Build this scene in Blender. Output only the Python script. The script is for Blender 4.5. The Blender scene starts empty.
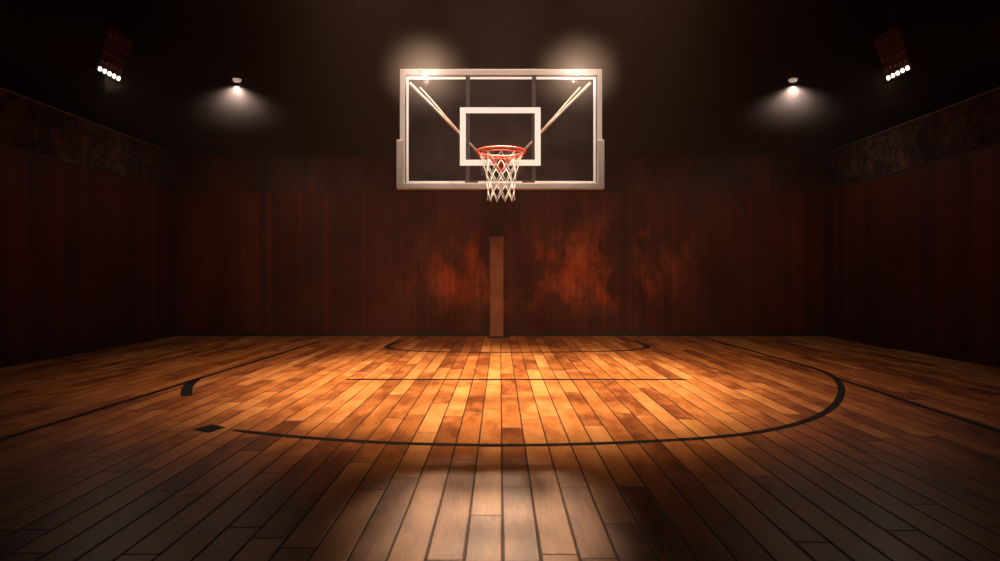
import bpy, bmesh, math, random
from mathutils import Vector, Matrix
random.seed(7)
S = bpy.context.scene
COL = S.collection
F, H, HY = 620.0, 1.10, 277.0      # focal length in px, eye height in m, horizon row
DB, DW = 5.64, 11.56               # distance to the backboard, to the end wall
XW = 6.03                          # side walls
ZP, ZC, ZR = 2.70, 3.40, 6.6       # top of panelling, top of parapet, ceiling

# ------------------------------------------------------------------ helpers
def link(o, parent=None):
    COL.objects.link(o)
    if parent: o.parent = parent
    return o
def obj(name, bm, mat, parent=None, smooth=False, bevel=0, label=None):
    me = bpy.data.meshes.new(name)
    bmesh.ops.recalc_face_normals(bm, faces=bm.faces)
    bm.to_mesh(me); bm.free()
    if mat: me.materials.append(mat)
    if smooth:
        for p in me.polygons: p.use_smooth = True
    o = link(bpy.data.objects.new(name, me), parent)
    if bevel:
        b = o.modifiers.new('b', 'BEVEL'); b.width = bevel; b.segments = 2; b.limit_method = 'ANGLE'
    if label: o['label'] = label
    return o
def thing(name, label, cat, loc=(0,0,0), group=None):
    o = bpy.data.objects.new(name, None); o.empty_display_size = .1; link(o)
    o.location = loc; o['label'] = label; o['category'] = cat
    if group: o['group'] = group
    return o
def struct(name, bm, mat, **k):
    o = obj(name, bm, mat, **k); o['kind'] = 'structure'; return o
def box(bm, x0, x1, y0, y1, z0, z1, M=None):
    vs = [bm.verts.new((x, y, z)) for x in (x0, x1) for y in (y0, y1) for z in (z0, z1)]
    for f in ((0,1,3,2),(4,6,7,5),(0,4,5,1),(2,3,7,6),(0,2,6,4),(1,5,7,3)):
        bm.faces.new([vs[i] for i in f])
    if M is not None:
        for v in vs: v.co = M @ v.co
    return vs
def B(*a, **k):
    bm = bmesh.new(); box(bm, *a, **k); return bm
def frame_of(d):
    d = d.normalized(); u = d.cross(Vector((0,0,1)))
    if u.length < 1e-3: u = d.cross(Vector((1,0,0)))
    u.normalize(); return u, d.cross(u)
def tube(bm, pts, r, n=8, closed=False, radii=None):
    pts = [Vector(p) for p in pts]; m = len(pts); rings = []
    for i, p in enumerate(pts):
        a = pts[(i-1) % m] if (closed or i > 0) else p
        b = pts[(i+1) % m] if (closed or i < m-1) else p
        u, v = frame_of(b - a); rr = radii[i] if radii else r
        rings.append([bm.verts.new(p + (u*math.cos(2*math.pi*k/n) + v*math.sin(2*math.pi*k/n))*rr) for k in range(n)])
    for i in range(m if closed else m-1):
        A, Bq = rings[i], rings[(i+1) % m]
        for k in range(n): bm.faces.new((A[k], A[(k+1) % n], Bq[(k+1) % n], Bq[k]))
    if not closed:
        bm.faces.new(rings[0][::-1]); bm.faces.new(rings[-1])
def T(pts, r, **k):
    bm = bmesh.new(); tube(bm, pts, r, **k); return bm
def prism(poly, y0, y1):           # polygon in x,z pushed along y
    bm = bmesh.new()
    a = [bm.verts.new((x, y0, z)) for x, z in poly]; b = [bm.verts.new((x, y1, z)) for x, z in poly]
    bm.faces.new(a); bm.faces.new(b[::-1])
    for i in range(len(poly)):
        j = (i+1) % len(poly); bm.faces.new((a[i], b[i], b[j], a[j]))
    return bm
def lathe(bm, prof, n=24, c=(0,0,0)):
    rings = []
    for r, z in prof:
        rings.append([bm.verts.new((c[0]+r*math.cos(2*math.pi*k/n), c[1]+r*math.sin(2*math.pi*k/n), c[2]+z)) for k in range(n)])
    for A, Q in zip(rings, rings[1:]):
        for k in range(n): bm.faces.new((A[k], A[(k+1) % n], Q[(k+1) % n], Q[k]))
    bm.faces.new(rings[0][::-1]); bm.faces.new(rings[-1])

# ------------------------------------------------------------------ node helpers
class NT:
    def __init__(s, name):
        s.m = bpy.data.materials.new(name); s.m.use_nodes = True
        s.t = s.m.node_tree; s.n = s.t.nodes; s.l = s.t.links
        s.bsdf = s.n['Principled BSDF']; s.out = s.n['Material Output']
    def put(s, sock, v):
        if isinstance(v, bpy.types.NodeSocket): s.l.new(v, sock)
        else: sock.default_value = v
    def math(s, op, a, b=0.0, c=0.0, clamp=False):
        n = s.n.new('ShaderNodeMath'); n.operation = op; n.use_clamp = clamp
        s.put(n.inputs[0], a); s.put(n.inputs[1], b); s.put(n.inputs[2], c); return n.outputs[0]
    def ramp(s, f, stops):
        n = s.n.new('ShaderNodeValToRGB'); e = n.color_ramp.elements
        while len(e) < len(stops): e.new(.5)
        for k, (p, c) in enumerate(stops): e[k].position = p; e[k].color = (*c, 1)
        s.put(n.inputs[0], f); return n.outputs[0]
    def maprange(s, v, a, b, c, d, kind='SMOOTHSTEP'):
        n = s.n.new('ShaderNodeMapRange'); n.interpolation_type = kind
        for i, x in enumerate((v, a, b, c, d)): s.put(n.inputs[i], x)
        return n.outputs[0]
    def mix(s, f, a, b, mode='MIX'):
        n = s.n.new('ShaderNodeMix'); n.data_type = 'RGBA'; n.blend_type = mode
        s.put(n.inputs[0], f); s.put(n.inputs[6], a if isinstance(a, bpy.types.NodeSocket) else (*a, 1))
        s.put(n.inputs[7], b if isinstance(b, bpy.types.NodeSocket) else (*b, 1)); return n.outputs[2]
    def noise(s, vec, scale, detail=3, rough=.55, w=None):
        n = s.n.new('ShaderNodeTexNoise')
        s.put(n.inputs['Vector'], vec); n.inputs['Scale'].default_value = scale
        n.inputs['Detail'].default_value = detail; n.inputs['Roughness'].default_value = rough
        return n.outputs[0]
    def xyz(s):
        g = s.n.new('ShaderNodeNewGeometry'); x = s.n.new('ShaderNodeSeparateXYZ')
        s.l.new(g.outputs['Position'], x.inputs[0]); return g.outputs['Position'], x.outputs
    def vec(s, x, y, z):
        n = s.n.new('ShaderNodeCombineXYZ')
        for i, v in enumerate((x, y, z)): s.put(n.inputs[i], v)
        return n.outputs[0]
    def rand(s, x, y=0.0, z=0.0):
        n = s.n.new('ShaderNodeTexWhiteNoise'); s.l.new(s.vec(x, y, z), n.inputs['Vector']); return n.outputs['Value']
    def bump(s, h, dist, strength=1.0):
        n = s.n.new('ShaderNodeBump'); s.put(n.inputs['Height'], h)
        n.inputs['Distance'].default_value = dist; n.inputs['Strength'].default_value = strength
        s.l.new(n.outputs[0], s.bsdf.inputs['Normal'])
def plain(name, col, rough=.5, metal=0.0, spec=.5, var=.06, scale=30):
    t = NT(name); pos, _ = t.xyz()
    c = t.mix(t.noise(pos, scale), [max(0, x*(1-var*2)) for x in col], [min(1, x*(1+var*2)) for x in col])
    t.put(t.bsdf.inputs['Base Color'], c)
    t.bsdf.inputs['Roughness'].default_value = rough; t.bsdf.inputs['Metallic'].default_value = metal
    t.bsdf.inputs['Specular IOR Level'].default_value = spec
    return t.m
def glow(name, col, k):
    t = NT(name); b = t.bsdf
    b.inputs['Base Color'].default_value = (.8, .8, .8, 1)
    b.inputs['Emission Color'].default_value = (*col, 1); b.inputs['Emission Strength'].default_value = k
    return t.m

def floor_material():
    t = NT('plank_floor'); pos, P = t.xyz(); W = .151
    u = t.math('DIVIDE', t.math('SUBTRACT', P[0], .011), W)
    ix = t.math('FLOOR', u); fx = t.math('FRACT', u)
    L = t.math('MULTIPLY_ADD', t.rand(ix, 3.3), .9, .8)
    v = t.math('ADD', t.math('DIVIDE', P[1], L), t.math('MULTIPLY', t.rand(ix, 9.1), 7.0))
    iy = t.math('FLOOR', v); fy = t.math('FRACT', v)
    dx = t.math('MULTIPLY', t.math('MINIMUM', fx, t.math('SUBTRACT', 1.0, fx)), W)
    dy = t.math('MULTIPLY', t.math('MINIMUM', fy, t.math('SUBTRACT', 1.0, fy)), L)
    d = t.math('MINIMUM', dx, t.math('ADD', dy, .0012))
    seam = t.maprange(d, .0030, .0068, 1.0, 0.0)
    r = t.rand(ix, iy, 1.7); r2 = t.rand(ix, iy, 5.9)
    # long grain, its own offset on every board
    g = t.vec(t.math('MULTIPLY_ADD', r, 13.0, P[0]), t.math('MULTIPLY_ADD', t.math('ADD', r2, P[1]), .09, r), r2)
    grain = t.noise(g, 75, 5, .65)
    g2 = t.vec(t.math('MULTIPLY_ADD', r, 31.0, P[0]), t.math('MULTIPLY', P[1], .35), r2)
    cloud = t.noise(g2, 7.5, 4, .6)
    big = t.noise(pos, 1.1, 3, .55)
    k = t.math('MULTIPLY_ADD', r, .40, t.math('MULTIPLY_ADD', cloud, .80, t.math('MULTIPLY_ADD', big, .35, -.265)))
    k = t.math('MULTIPLY_ADD', t.math('SUBTRACT', grain, .5), .42, k)
    c = t.ramp(k, [(.05, (.050, .016, .0065)), (.30, (.15, .041, .011)), (.52, (.33, .113, .029)), (.85, (.52, .24, .082))])
    c = t.mix(seam, c, (.010, .005, .003))
    t.put(t.bsdf.inputs['Base Color'], c)
    t.put(t.bsdf.inputs['Roughness'], t.math('ADD', t.maprange(cloud, .3, .75, .36, .44, 'LINEAR'), t.math('MULTIPLY', seam, .25)))
    t.bsdf.inputs['Specular IOR Level'].default_value = .36; t.bsdf.inputs['Specular Tint'].default_value = (1, .66, .42, 1)
    hgt = t.maprange(d, .0015, .009, 0.0, 1.0)
    hgt = t.math('MULTIPLY_ADD', grain, .10, hgt)
    hgt = t.math('MULTIPLY_ADD', r, .12, hgt)
    hgt = t.math('MULTIPLY_ADD', cloud, .15, hgt)
    t.bump(hgt, .0022, 1.0)
    return t.m
def board_material(name, axis, W, dark, mid, light, painted_glow=0.0, rough=.42, seamw=.004):
    t = NT(name); pos, P = t.xyz(); q = P[axis]
    u = t.math('DIVIDE', q, W); ix = t.math('FLOOR', u); fx = t.math('FRACT', u)
    dx = t.math('MULTIPLY', t.math('MINIMUM', fx, t.math('SUBTRACT', 1.0, fx)), W)
    seam = t.maprange(dx, seamw*.5, seamw*1.3, 1.0, 0.0)
    r = t.rand(ix, 2.2)
    g = t.vec(t.math('MULTIPLY_ADD', r, 9.0, q), t.math('MULTIPLY', P[2], .08), r)
    grain = t.noise(g, 45, 4, .65)
    cl = t.noise(t.vec(q, t.math('MULTIPLY', P[2], .55), 3.0), 1.6, 4, .62)
    k = t.math('MULTIPLY_ADD', r, .30, t.math('MULTIPLY_ADD', grain, .35, t.math('MULTIPLY_ADD', cl, .8, -.31)))
    c = t.ramp(k, [(.1, dark), (.5, mid), (.9, light)])
    if painted_glow:                       # warm glow on the wall, painted into the colour as orange patches
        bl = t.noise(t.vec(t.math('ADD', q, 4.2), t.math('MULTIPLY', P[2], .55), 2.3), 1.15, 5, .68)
        f = t.math('MULTIPLY', t.maprange(bl, .44, .68, 0.0, 1.0), painted_glow)
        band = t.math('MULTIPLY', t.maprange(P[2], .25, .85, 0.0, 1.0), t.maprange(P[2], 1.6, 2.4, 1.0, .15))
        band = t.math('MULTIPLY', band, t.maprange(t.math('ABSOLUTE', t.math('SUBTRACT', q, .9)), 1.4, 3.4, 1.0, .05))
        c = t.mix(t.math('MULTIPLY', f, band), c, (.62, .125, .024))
    c = t.mix(seam, c, [x*.5 for x in dark])
    t.put(t.bsdf.inputs['Base Color'], c)
    t.bsdf.inputs['Roughness'].default_value = rough; t.bsdf.inputs['Specular IOR Level'].default_value = .22
    t.bump(t.math('MULTIPLY_ADD', grain, .15, t.maprange(dx, 0.0, seamw*1.6, 0.0, 1.0)), .004)
    return t.m
def stone_material():
    t = NT('stained_concrete'); pos, P = t.xyz()
    n1 = t.noise(pos, 1.9, 6, .7); n2 = t.noise(pos, 9.0, 5, .7)
    k = t.math('MULTIPLY_ADD', n2, .5, t.math('MULTIPLY', n1, .6))
    c = t.ramp(k, [(.42, (.007, .004, .003)), (.54, (.024, .013, .009)), (.72, (.12, .062, .042))])
    vo = t.n.new('ShaderNodeTexVoronoi'); vo.feature = 'DISTANCE_TO_EDGE'; vo.inputs['Scale'].default_value = 1.3
    wob = t.n.new('ShaderNodeVectorMath'); wob.operation = 'MULTIPLY_ADD'
    nn = t.n.new('ShaderNodeTexNoise'); nn.inputs['Scale'].default_value = 2.5; nn.inputs['Detail'].default_value = 4
    t.l.new(pos, nn.inputs['Vector']); t.l.new(nn.outputs['Color'], wob.inputs[0]); wob.inputs[1].default_value = (.8,.8,.8); t.l.new(pos, wob.inputs[2])
    t.l.new(wob.outputs[0], vo.inputs['Vector'])
    crack = t.maprange(vo.outputs['Distance'], .0, .018, 1.0, 0.0)
    c = t.mix(t.math('MULTIPLY', crack, .6), c, (.14, .09, .07))
    t.put(t.bsdf.inputs['Base Color'], c); t.bsdf.inputs['Roughness'].default_value = .9; t.bsdf.inputs['Specular IOR Level'].default_value = .12
    t.bump(n2, .01)
    return t.m
def glass_material():
    t = NT('backboard_glass'); t.n.remove(t.bsdf)
    tr = t.n.new('ShaderNodeBsdfTransparent'); tr.inputs[0].default_value = (.95, .93, .92, 1)
    gl = t.n.new('ShaderNodeBsdfGlossy'); gl.inputs['Roughness'].default_value = .08
    df = t.n.new('ShaderNodeBsdfDiffuse'); df.inputs[0].default_value = (.75, .62, .56, 1)
    m1 = t.n.new('ShaderNodeMixShader'); m2 = t.n.new('ShaderNodeMixShader')
    lw = t.n.new('ShaderNodeLayerWeight'); lw.inputs[0].default_value = .5
    fres = t.math('MULTIPLY_ADD', t.math('POWER', lw.outputs['Facing'], 5.0), .6, .02)
    pos, P = t.xyz()
    dust = t.maprange(t.noise(pos, 3.0, 4), .3, .7, .006, .018)
    t.l.new(fres, m1.inputs[0]); t.l.new(tr.outputs[0], m1.inputs[1]); t.l.new(gl.outputs[0], m1.inputs[2])
    t.l.new(dust, m2.inputs[0]); t.l.new(m1.outputs[0], m2.inputs[1]); t.l.new(df.outputs[0], m2.inputs[2])
    t.l.new(m2.outputs[0], t.out.inputs[0])
    return t.m

M_floor = floor_material()
M_back = board_material('red_wall_boards', 0, .118, (.040, .0085, .004), (.095, .018, .008), (.16, .034, .013), painted_glow=.8, seamw=.0025)
M_band = board_material('dark_wall_panels', 0, .36, (.022, .007, .005), (.065, .018, .012), (.20, .050, .030), rough=.55)
M_side = board_material('side_wall_boards', 1, .165, (.026, .0055, .003), (.062, .012, .006), (.11, .022, .011), rough=.55, seamw=.003)
M_stone = stone_material()
M_dark = plain('dark_paint', (.022, .012, .010), .8)
M_ceil = plain('ceiling_paint', (.018, .011, .010), .85)
M_steel = plain('dark_steel', (.050, .034, .030), .55, .3)
M_line = plain('black_line_paint', (.005, .004, .004), .65, spec=.12)
M_frame = plain('beige_frame_paint', (.46, .38, .335), .38, .0)
M_pad = plain('taupe_edge_padding', (.38, .31, .27), .6)
M_white = plain('white_board_paint', (.92, .88, .82), .5, var=.01)
M_brace = plain('pale_brace_metal', (.72, .64, .60), .32, .5)
M_strut = plain('brown_strut_metal', (.070, .048, .043), .5, .3)
M_red = plain('orange_red_rim_paint', (.78, .075, .028), .35)
M_net = plain('white_net_cord', (.72, .69, .64), .8, var=.03)
M_black = plain('black_arm_paint', (.012, .010, .010), .6, spec=.25)
M_post = plain('brown_post_padding', (.30, .125, .078), .6, var=.3, scale=4)
M_coping = plain('pale_coping_edge', (.20, .14, .11), .5)
M_glass = glass_material()
M_house = plain('dark_red_lamp_housing', (.05, .007, .006), .5, .0)
M_cell = plain('unlit_lamp_lens', (.13, .018, .014), .25)
M_led = glow('lit_lamp_lens', (1, .88, .76), 4)
M_bulb = glow('warm_bulb', (1, .72, .6), .35)
M_bulb2 = glow('bright_bulb', (1, .86, .72), 4)

# ------------------------------------------------------------------ room
YB = -3.0; XG = 7.4
struct('floor', B(-XG, XG, YB, DW+.2, -.12, 0), M_floor)
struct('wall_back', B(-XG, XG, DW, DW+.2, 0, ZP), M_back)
struct('trim_1', B(-XG, XG, DW+.018, DW+.2, ZP, 3.36), M_band)
struct('wall_back_upper', B(-XG, XG, DW+.05, DW+.2, 3.36, ZR), M_dark)
struct('baseboard_back', B(-XW+.02, XW-.02, DW-.018, DW, 0, .09), plain('dark_baseboard', (.03, .010, .006), .5))
struct('wall_rear', B(-XG, XG, YB-.2, YB, 0, ZR), M_dark)
struct('ceiling', B(-XG-.2, XG+.2, YB-.2, DW+.2, ZR, ZR+.15), M_ceil)
n = 2
for side, s in (('left', -1), ('right', 1)):
    def bb(x0, x1, *r): return B(min(s*x0, s*x1), max(s*x0, s*x1), *r)
    struct('wall_'+side, bb(XW, XW+.2, YB, DW, 0, ZP), M_side)
    struct('parapet_wall_'+side, bb(XW+.02, XW+.2, YB, DW, ZP, ZC-.02), M_stone)
    struct('trim_%d' % n, bb(XW-.005, XW+.22, YB, DW, ZC-.02, ZC-.006), M_coping, bevel=.003)
    struct('trim_%d' % (n+1), bb(XW-.012, XW+.02, YB, DW, ZP-.012, ZP+.006), plain('dark_rail', (.05, .02, .014), .5)); n += 2
    struct('gallery_floor_'+side, bb(XW+.2, XG, YB, DW, 2.6, 2.7), M_dark)
    struct('wall_%s_upper' % side, bb(XG, XG+.2, YB-.2, DW+.2, 0, ZR), M_dark)

# steel trusses under the roof
def truss(x, i):
    t = thing('roof_truss', ['dark steel roof truss running lengthwise left of the middle', 'dark steel roof truss running lengthwise right of the middle'][i], 'truss', (x, 4, 5.9), 'roof trusses')
    def sh(bm, nm):
        o = obj(nm, bm, M_steel, t); o.matrix_parent_inverse = Matrix.Translation((-x, -4, -5.9)); return o
    sh(B(x-.06, x+.06, YB, DW, 5.85, 5.95), 'bottom_chord'); sh(B(x-.06, x+.06, YB, DW, ZR-.12, ZR), 'top_chord')
    bm = bmesh.new(); y = YB+.3; k = 0
    while y < DW-.8:
        tube(bm, [(x, y, 5.95 if k % 2 else ZR-.12), (x, y+.7, ZR-.12 if k % 2 else 5.95)], .03, n=6); y += .7; k += 1
    sh(bm, 'web_bracing')
truss(-2.6, 0); truss(2.6, 1)

# ------------------------------------------------------------------ court markings
def gpt(px, py):
    d = F*H/(py-HY); return Vector(((px-500)/F*d, d))
def smooth(pts, it=3):
    for _ in range(it):
        q = [pts[0]]
        for a, b in zip(pts, pts[1:]): q += [a*.75+b*.25, a*.25+b*.75]
        pts = q+[pts[-1]]
    return pts
def ribbon(name, pts, w, z=.0015, it=3, taper=None):
    pts = smooth(pts, it) if it else pts; m = len(pts)
    bm = bmesh.new(); L, R = [], []
    for i, p in enumerate(pts):
        d = (pts[min(i+1, m-1)] - pts[max(i-1, 0)]).normalized(); nn = Vector((-d.y, d.x))
        ww = w/2*(1 if not taper else taper(i/(m-1)))
        for arr, sg in ((L, 1), (R, -1)):
            q = p + nn*ww*sg; arr.append((bm.verts.new((q.x, q.y, z)), bm.verts.new((q.x, q.y, 0.0002))))
    for i in range(m-1):
        bm.faces.new((L[i][0], L[i+1][0], R[i+1][0], R[i][0]))
        bm.faces.new((L[i][1], L[i+1][1], L[i+1][0], L[i][0])); bm.faces.new((R[i][1], R[i][0], R[i+1][0], R[i+1][1]))
    return struct(name, bm, M_line)
arc = [gpt(*p) for p in ((718,342),(748,350),(785,360),(818,369),(835,377),(843,388),(838,404),(815,419),(770,431),(712,438),(640,442),(560,445),(490,445.5),(410,444),(340,440.5),(290,436.5),(252,432.5),(233,430))]
ribbon('three_point_line_marking', arc, .064, it=3, taper=lambda t: min(1, .35+(1-t)*9) if t > .9 else 1)
ribbon('sideline_marking', [gpt(321,341), gpt(0,440), gpt(-500,595)], .06, it=0)
ribbon('sideline_marking', [gpt(836,378), gpt(1000,432), gpt(1500,600)], .06, it=0)
ribbon('arc_end_marking', [gpt(201,378), gpt(192,382), gpt(186.5,388), gpt(186.5,396)], .10, it=3, taper=lambda t: .25+.75*min(1, t*2.2))
ribbon('lane_arc_marking', [gpt(*p) for p in ((401,340.5),(388,345.5),(386,347.5),(396,350),(430,351.8),(480,352.3),(540,352.2),(600,351.6),(636,350),(649,347.5),(646,345),(634,340.5))], .085, it=3)
ribbon('free_throw_line_marking', [gpt(346,379.5), gpt(686,379.5)], .075, it=0)
bm = bmesh.new()
q = [gpt(*p) for p in ((192.5,429.5), (212,424.5), (226,427.5), (208,433))]
a = [bm.verts.new((p.x, p.y, .0018)) for p in q]; b = [bm.verts.new((p.x, p.y, .0002)) for p in q]
bm.faces.new(a)
for i in range(4): bm.faces.new((a[i], b[i], b[(i+1) % 4], a[(i+1) % 4]))
struct('square_floor_marking', bm, M_line)

# ------------------------------------------------------------------ hoop
PB = F/DB
def bx(px): return (px-500)/PB
def bz(py): return H+(HY-py)/PB
hoop = thing('basketball_hoop', 'glass backboard with red rim and white net on a long arm from a brown post', 'basketball hoop', (0, DW-.5, 0))
HINV = Matrix.Translation((0, -(DW-.5), 0))
def hp(o, p=None):
    if p is None: o.parent = hoop; o.matrix_parent_inverse = HINV
    else: o.parent = p
    return o
def ring_poly(bm, x0, x1, z0, z1, t, y0, y1, ts=None):
    tt = ts or (t, t, t, t)          # left, right, bottom, top
    box(bm, x0, x0+tt[0], y0, y1, z0, z1); box(bm, x1-tt[1], x1, y0, y1, z0, z1)
    box(bm, x0+tt[0], x1-tt[1], y0, y1, z0, z0+tt[2]); box(bm, x0+tt[0], x1-tt[1], y0, y1, z1-tt[3], z1)
X0, X1, Z0, Z1 = bx(400.3), bx(601.7), bz(188.5), bz(69.8)
glass = hp(obj('glass_panel', B(X0+.02, X1-.02, DB-.006, DB+.006, Z0+.02, Z1-.02), M_glass, label='clear glass pane'))
bm = bmesh.new(); ring_poly(bm, X0, X1, Z0, Z1, .048, DB-.022, DB+.03, (.045, .045, .05, .055))
hp(obj('frame', bm, M_frame, bevel=.004))
bm = bmesh.new()
zi = bz(140.5)
box(bm, bx(397.2), bx(403.6), DB-.034, DB+.036, Z0-.006, zi); box(bm, bx(597.4), bx(603.8), DB-.034, DB+.036, Z0-.006, zi)
box(bm, bx(403.6), bx(597.4), DB-.034, DB+.036, Z0-.006, Z0+.040)
hp(obj('edge_padding', bm, M_pad, bevel=.005, label='taupe padding along the bottom edge and lower corners'))
bm = bmesh.new(); yl0, yl1 = DB-.009, DB-.0062
lx0, lx1, lx2, lx3 = bx(406.4), bx(408.8), bx(593.2), bx(595.6)
lz0, lz1, lz2, lz3 = bz(183.6), bz(181.2), bz(79.6), bz(77.2)
box(bm, lx0, lx1, yl0, yl1, lz0, lz3); box(bm, lx2, lx3, yl0, yl1, lz0, lz3)
box(bm, lx1, lx2, yl0, yl1, lz0, lz1); box(bm, lx1, lx2, yl0, yl1, lz2, lz3)
hp(obj('border_line', bm, M_white, label='thin white line just inside the frame'))
bm = bmesh.new(); ring_poly(bm, bx(460), bx(540.6), bz(165.8), bz(107.6), .053, yl0, yl1)
hp(obj('target_square', bm, M_white, label='white shooter square'))
for px in (467.7, 534):
    bm = bmesh.new(); box(bm, bx(px-1.7), bx(px+1.7), DB+.012, DB+.05, Z0+.03, Z1-.03)
    hp(obj('vertical_strut', bm, M_strut))
for px, w, y0, y1 in ((467.8, 2.2, 76.3, 80.3), (534, 2.2, 76.3, 80.3), (471.5, 6.5, 180.7, 184), (528.5, 6.5, 180.7, 184)):
    hp(obj('clamp', B(bx(px-w), bx(px+w), DB-.013, DB-.009, bz(y1), bz(y0)), M_strut, bevel=.001))
HUB_D = 6.15
def pt(px, py, d): return Vector(((px-500)/F*d, d, H+(HY-py)/F*d))
for s in (-1, 1):
    hub = pt(500+s*17, 157, HUB_D)
    hp(obj('brace', T([pt(500+s*90.5, 83, DB+.035), hub], .0165, n=10, radii=[.014, .010]), M_brace, smooth=True, label='pale diagonal brace tube'))
    hp(obj('brace', T([pt(500+s*80, 87.5, DB+.035), hub+Vector((s*.03, .10, .03))], .008, n=8), M_brace, smooth=True, label='thin diagonal brace tube'))
# rim
RC = Vector((.009, DB-.385, H+1.060)); RR = .199
pts = [RC+Vector((RR*math.cos(a*math.tau/48), RR*math.sin(a*math.tau/48), 0)) for a in range(48)]
rim = hp(obj('rim', T(pts, .0115, n=10, closed=True), M_red, smooth=True, label='orange red ring'))
pts = [RC+Vector((.184*math.cos(a*math.tau/48), .184*math.sin(a*math.tau/48), -.022)) for a in range(48)]
hp(obj('support_ring', T(pts, .005, n=8, closed=True), M_red, smooth=True))
for k in range(10):                                    # net hooks
    a = (k+.5)*math.tau/10; c = Vector((math.cos(a), math.sin(a), 0))
    hp(obj('net_hook', T([RC+c*RR+Vector((0,0,-.008)), RC+c*(RR+.006)+Vector((0,0,-.026)), RC+c*(RR-.010)+Vector((0,0,-.034)), RC+c*(RR-.014)+Vector((0,0,-.018))], .0032, n=6), M_red, smooth=True))
# bracket: tapered box from the board to the rim, with a pointed gusset below
yb = DB-.008; yr = RC.y+RR
bm = bmesh.new()
ztop = RC.z+.008
P1 = [(-.085, ztop), (.10, ztop), (.10, ztop-.02), (.009, bz(174.5)), (-.085, ztop-.02)]
f0 = [bm.verts.new((x+.0, yb-.014, z)) for x, z in P1]; f1 = [bm.verts.new((x, yb, z)) for x, z in P1]
bm.faces.new(f0); bm.faces.new(f1[::-1])
for i in range(5): bm.faces.new((f0[i], f1[i], f1[(i+1) % 5], f0[(i+1) % 5]))
box(bm, -.062, .080, yr-.004, yb-.012, ztop-.012, ztop-.002)
for x in (-.055, .073):
    vs = [bm.verts.new(v) for v in ((x-.004, yr, ztop-.01), (x-.004, yb-.012, ztop-.01), (x-.004, yb-.012, ztop-.075), (x+.004, yr, ztop-.01), (x+.004, yb-.012, ztop-.01), (x+.004, yb-.012, ztop-.075))]
    for f in ((0,1,2), (3,5,4), (0,3,4,1), (1,4,5,2), (0,2,5,3)): bm.faces.new([vs[i] for i in f])
hp(obj('rim_bracket', bm, M_red, bevel=.002))
# net
bm = bmesh.new()
lev = [(-.024, .189, 0), (-.118, .146, 1), (-.190, .130, 0), (-.262, .121, 1), (-.334, .116, 0), (-.405, .115, 1)]
def node(k, j):
    z, r, o = lev[k]; a = (j+.5+(.5 if o else 0))*math.tau/10
    return RC+Vector((r*math.cos(a), r*math.sin(a), z))
for j in range(10):
    for k in range(len(lev)-1):
        for dj in ((0, -1) if not lev[k][2] else (0, 1)):
            a, b = node(k, j), node(k+1, j+dj)
            tube(bm, [a, (a+b)/2+(Vector((RC.x, RC.y, 0))-Vector((a.x, a.y, 0))).normalized()*(.008 if k == 0 else .001), b], .0032, n=6)
    for k in range(1, len(lev)):
        bmesh.ops.create_icosphere(bm, subdivisions=1, radius=.0056, matrix=Matrix.Translation(node(k, j)))
hp(obj('net', bm, M_net, smooth=True, label='white cord net'))
# arm and post
PX = (-3.2)/53.6; PW = 6.6/53.6
yp0, yp1 = DW-.46, DW-.20
zarm = H+41/F*(DW-.3)
bm = bmesh.new()
def loft(bm, secs):
    rr = []
    for (xc, w, y, z0, z1) in secs: rr.append([bm.verts.new(v) for v in ((xc-w, y, z0), (xc+w, y, z0), (xc+w, y, z1), (xc-w, y, z1))])
    for A, Q in zip(rr, rr[1:]):
        for k in range(4): bm.faces.new((A[k], A[(k+1) % 4], Q[(k+1) % 4], Q[k]))
    bm.faces.new(rr[0][::-1]); bm.faces.new(rr[-1])
loft(bm, [(.0, .05, DB+.05, 2.02, 2.14), (-.01, .075, DB+.8, 2.00, 2.14), (PX, PW*.92, yp0, 1.86, 2.06)])
hp(obj('arm', bm, M_black, label='black arm seen end on'))
ztopp = H+(HY-236)/F*yp0
bm = B(PX-PW*.94, PX+PW*.94, yp0+.02, yp1, ztopp-.02, 2.10)
hp(obj('post_head', bm, M_black, bevel=.01, label='black top of the post'))
hp(obj('post', B(PX-PW*.7, PX+PW*.7, yp0+.06, yp1-.02, 0, ztopp), M_steel))
hp(obj('post_padding', B(PX-PW, PX+PW, yp0, yp1+.03, .03, ztopp), M_post, bevel=.02, label='brown post padding'))
hp(obj('base_plate', B(PX-PW*1.2, PX+PW*1.2, yp0-.02, yp1+.10, 0, .03), M_steel, bevel=.004))
# crossbar behind the glass that the braces and the arm meet
hp(obj('back_plate', B(-.10, .10, DB+.012, DB+.05, 2.00, 2.16), M_black, bevel=.004))
for s in (-1, 1):
    h = pt(500+s*17, 157, HUB_D)
    hp(obj('brace_lug', B(min(s*.06, h.x+s*.02), max(s*.06, h.x+s*.02), HUB_D-.04, HUB_D+.13, 2.10, h.z+.06), M_black, bevel=.004))

# ------------------------------------------------------------------ lamps and light
WARM = (1, .80, .66)
def light(kind, name, loc, power, col, size=.05, target=None, angle=None, blend=.5, parent=None):
    d = bpy.data.lights.new(name, kind); d.energy = power; d.color = col; d.shadow_soft_size = size
    if kind == 'SPOT': d.spot_size = math.radians(angle); d.spot_blend = blend
    o = link(bpy.data.objects.new(name, d)); o.location = loc
    if target is not None:
        o.rotation_euler = (Vector(target)-Vector(loc)).to_track_quat('-Z', 'Y').to_euler()
    if parent: 
        o.parent = parent; o.matrix_parent_inverse = Matrix.Translation(-Vector(parent.location))
    return o
def under(t, o):
    o.parent = t; o.matrix_parent_inverse = Matrix.Translation(-Vector(t.location)); return o
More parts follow.
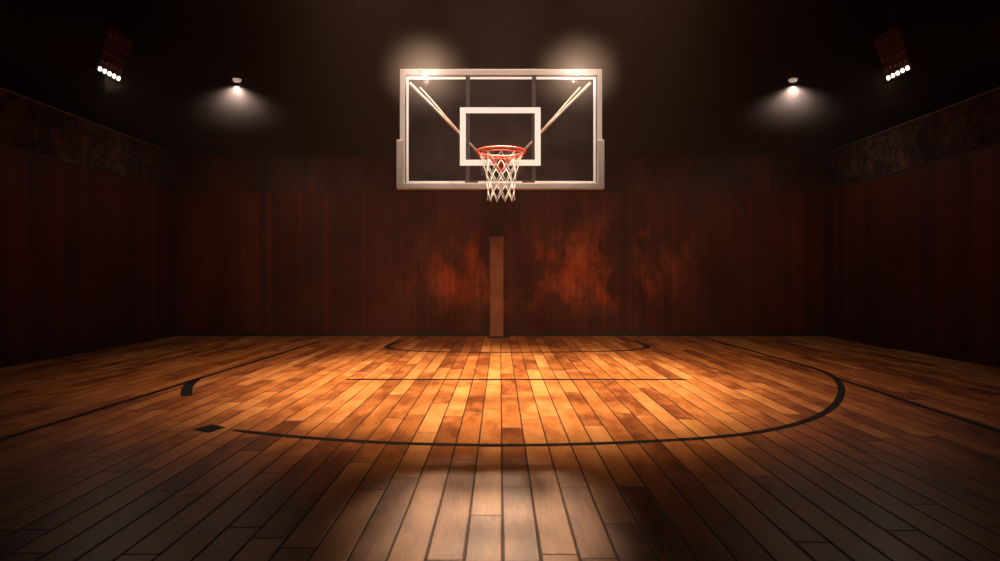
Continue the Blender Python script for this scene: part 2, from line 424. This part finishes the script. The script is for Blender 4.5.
# two hanging downlights near the end wall
for s, nm in ((-1, 'left'), (1, 'right')):
    d = 9.8; c = pt(500+s*(263 if s < 0 else 293), 80, d)
    t = thing('downlight', 'small round downlight glowing in the haze on the %s side of the hall' % nm, 'ceiling lamp', c, 'haze downlights')
    bm = bmesh.new(); lathe(bm, [(.075, 0), (.085, .02), (.085, .13), (.05, .18), (.02, .20)], c=c+Vector((0, 0, .012))); under(t, obj('lamp_housing', bm, M_steel, smooth=False))
    bm = bmesh.new(); lathe(bm, [(.03, -.034), (.058, -.022), (.066, 0), (.066, .02)], c=c); under(t, obj('bulb', bm, M_bulb, smooth=True))
    under(t, obj('hanging_rod', T([c+Vector((0, 0, .2)), (c.x, c.y, ZR)], .012), M_steel))
    light('SPOT', 'downlight_beam', c+Vector((0, 0, -.10)), 68, WARM, .03, c+Vector((0, 0, -3)), 150, .9, parent=t)
# two small bright lamps clipped on the board's top edge
for s, nm in ((-1, 'left'), (1, 'right')):
    c = Vector((bx(500.8+s*75.5), DB-.085, bz(76.6)))
    t = thing('backboard_lamp', 'tiny bright lamp clipped to the %s end of the top edge of the backboard' % nm, 'lamp', c, 'lamps on the backboard')
    bm = bmesh.new(); lathe(bm, [(.004, -.016), (.013, -.010), (.016, 0), (.013, .010), (.004, .016)], n=16, c=c); under(t, obj('bulb', bm, M_bulb2, smooth=True))
    bm = bmesh.new(); box(bm, c.x-.010, c.x+.010, c.y+.012, DB-.029, c.z+.006, c.z+.014); box(bm, c.x-.014, c.x+.014, DB-.030, DB-.0235, c.z-.004, c.z+.03)
    under(t, obj('clip', bm, M_frame))
    light('POINT', 'backboard_lamp_light', c, 80, (1, .86, .79), .016, parent=t)
# banks of floodlights above the galleries
for s, nm in ((-1, 'left'), (1, 'right')):
    x = s*5.75; pxm = 110 if s < 0 else 897.2; pym = 72.6 if s < 0 else 71.9
    d = F*abs(x)/abs(pxm-500); z = H+(HY-pym)/F*d
    c = Vector((x+s*.06, d, z+.0))
    t = thing('floodlight_bank', 'dark red floodlight bank with one lit row of five lamps high on the %s' % nm, 'floodlight', c, 'floodlight banks')
    # local frame: y along the wall, up leans back towards the wall
    lean = math.radians(18)
    Mx = Matrix.Translation(c) @ Matrix.Rotation(-s*lean, 4, 'Y')
    def f(bmx): bmx.transform(Mx); return bmx
    under(t, obj('lamp_housing', f(B(-.05 if s > 0 else -.10, .10 if s > 0 else .05, -.28, .28, -.038, .62)), M_house, bevel=.01))
    fx = -s*.05
    for r in range(5):
        for k in range(5):
            bm = bmesh.new()
            lathe(bm, [(.031, 0), (.031, .012), (.022, .018), (.008, .021)], n=14)
            bm.transform(Matrix.Rotation(-s*math.pi/2, 4, 'Y')); bm.transform(Matrix.Translation((fx, (k-2)*.108, r*.13)))
            under(t, obj('lit_lens' if r == 0 else 'unlit_lens', f(bm), M_led if r == 0 else M_cell, smooth=True, label='glowing white lamp' if r == 0 else None))
    under(t, obj('hanging_bracket', T([Mx @ Vector((s*.03, 0, .60)), (x+s*.1, d, ZR)], .02), M_steel))
    light('SPOT', 'floodlight_beam', Mx @ Vector((fx*3, 0, -.05)), 25, WARM, .1, (s*2.0, 5.5, 0), 90, .9, parent=t)

# spots out of view, without fixtures: court pool first, then added lights
OR = (1, .50, .21)
for s in (-1, 1):
    light('SPOT', 'court_spotlight', (s*2.2, 5.72, 6.4), 950, OR, .35, (s*1.1, 7.6, 0), 80, 1.0)
    light('SPOT', 'lane_spotlight', (s*1.6, 5.72, 6.4), 4600, (1, .75, .50), .35, (s*.2, 6.7, 0), 54, 1.0)
    light('SPOT', 'board_spotlight', (s*3.3, 0, 4.0), 1000, (1, .85, .74), .3, (s*.1, DB, 2.5), 20, .8)  # added pair that brightens the backboard, no lamp known there
    light('SPOT', 'wall_spotlight', (s*2.4, 4.5, 6.2), 420, (1, .42, .24), .2, (s*6.0, 6.0, 3.0), 34, 1.0)  # added pair that brightens the upper side walls
    light('SPOT', 'front_floor_spotlight', (s*.35, 10.0, 6.4), 13500, (1, .79, .58), .42, (-.07, 2.85, 0), 4.6, 1.0)  # narrow pair added to draw the bright streak on the near floor
light('SPOT', 'end_wall_spotlight', (0, 7.0, 6.2), 260, (1, .40, .20), .5, (.2, DW, 1.6), 42, 1.0)  # added unseen light that lifts the red of the end wall

# haze volumes added around the four lamps to make their glow
def glow_haze_material(name, dens):
    m = bpy.data.materials.new(name); m.use_nodes = True; t = m.node_tree; t.nodes.remove(t.nodes['Principled BSDF'])
    hv = t.nodes.new('ShaderNodeVolumeScatter'); hv.inputs['Color'].default_value = (.95, .78, .74, 1); hv.inputs['Anisotropy'].default_value = .3
    tc = t.nodes.new('ShaderNodeTexCoord'); ln = t.nodes.new('ShaderNodeVectorMath'); ln.operation = 'LENGTH'
    t.links.new(tc.outputs['Object'], ln.inputs[0])
    def mth(op, x, y):
        k = t.nodes.new('ShaderNodeMath'); k.operation = op; k.use_clamp = True
        for i, v in enumerate((x, y)):
            if isinstance(v, bpy.types.NodeSocket): t.links.new(v, k.inputs[i])
            else: k.inputs[i].default_value = v
        return k.outputs[0]
    d = mth('MULTIPLY', mth('POWER', mth('SUBTRACT', 1.0, ln.outputs['Value']), 2.2), dens)
    t.links.new(d, hv.inputs['Density']); t.links.new(hv.outputs[0], t.nodes['Material Output'].inputs['Volume'])
    return m
HZ = glow_haze_material('downlight_haze', .45); HZ2 = glow_haze_material('board_lamp_haze', .62)
for where, sc, mt in [(pt(237, 80, 9.8), (1.8, .85, 1.0), HZ), (pt(793, 80, 9.8), (1.8, .85, 1.0), HZ),
                          (Vector((bx(425.3), DB-.085, bz(76.6))), (.48, .45, .44), HZ2), (Vector((bx(576.3), DB-.085, bz(76.6))), (.48, .45, .44), HZ2)]:
    bm = bmesh.new(); bmesh.ops.create_icosphere(bm, subdivisions=4, radius=1)
    h = obj('haze', bm, mt, smooth=True); h['kind'] = 'stuff'; h.location = where; h.scale = sc
    h['label'] = 'wisp of glowing haze around the %s %s' % ('left' if where.x < 0 else 'right', 'hanging downlight' if mt is HZ else 'lamp on the top edge of the backboard')
    h['category'] = 'haze'

# haze in the hall's air
w = bpy.data.worlds.new('hall_air'); S.world = w; w.use_nodes = True
nt = w.node_tree; bg = nt.nodes['Background']; bg.inputs[0].default_value = (0, 0, 0, 1); bg.inputs[1].default_value = 0
vs = nt.nodes.new('ShaderNodeVolumeScatter'); vs.inputs['Color'].default_value = (.90, .60, .52, 1)
vs.inputs['Density'].default_value = .0036; vs.inputs['Anisotropy'].default_value = .45
nt.links.new(vs.outputs[0], nt.nodes['World Output'].inputs['Volume'])

# ------------------------------------------------------------------ camera
cd = bpy.data.cameras.new('camera'); cam = link(bpy.data.objects.new('camera', cd))
cd.sensor_width = 36; cd.lens = 36*F/1000; cd.shift_y = -3.5/1000; cd.clip_start = .05
cam.location = (0, 0, H); cam.rotation_euler = (math.pi/2, 0, 0); S.camera = cam
S.view_settings.view_transform = 'Standard'; S.view_settings.look = 'None'
S.view_settings.gamma = 1; S.view_settings.exposure = 0; S.view_settings.use_curve_mapping = False
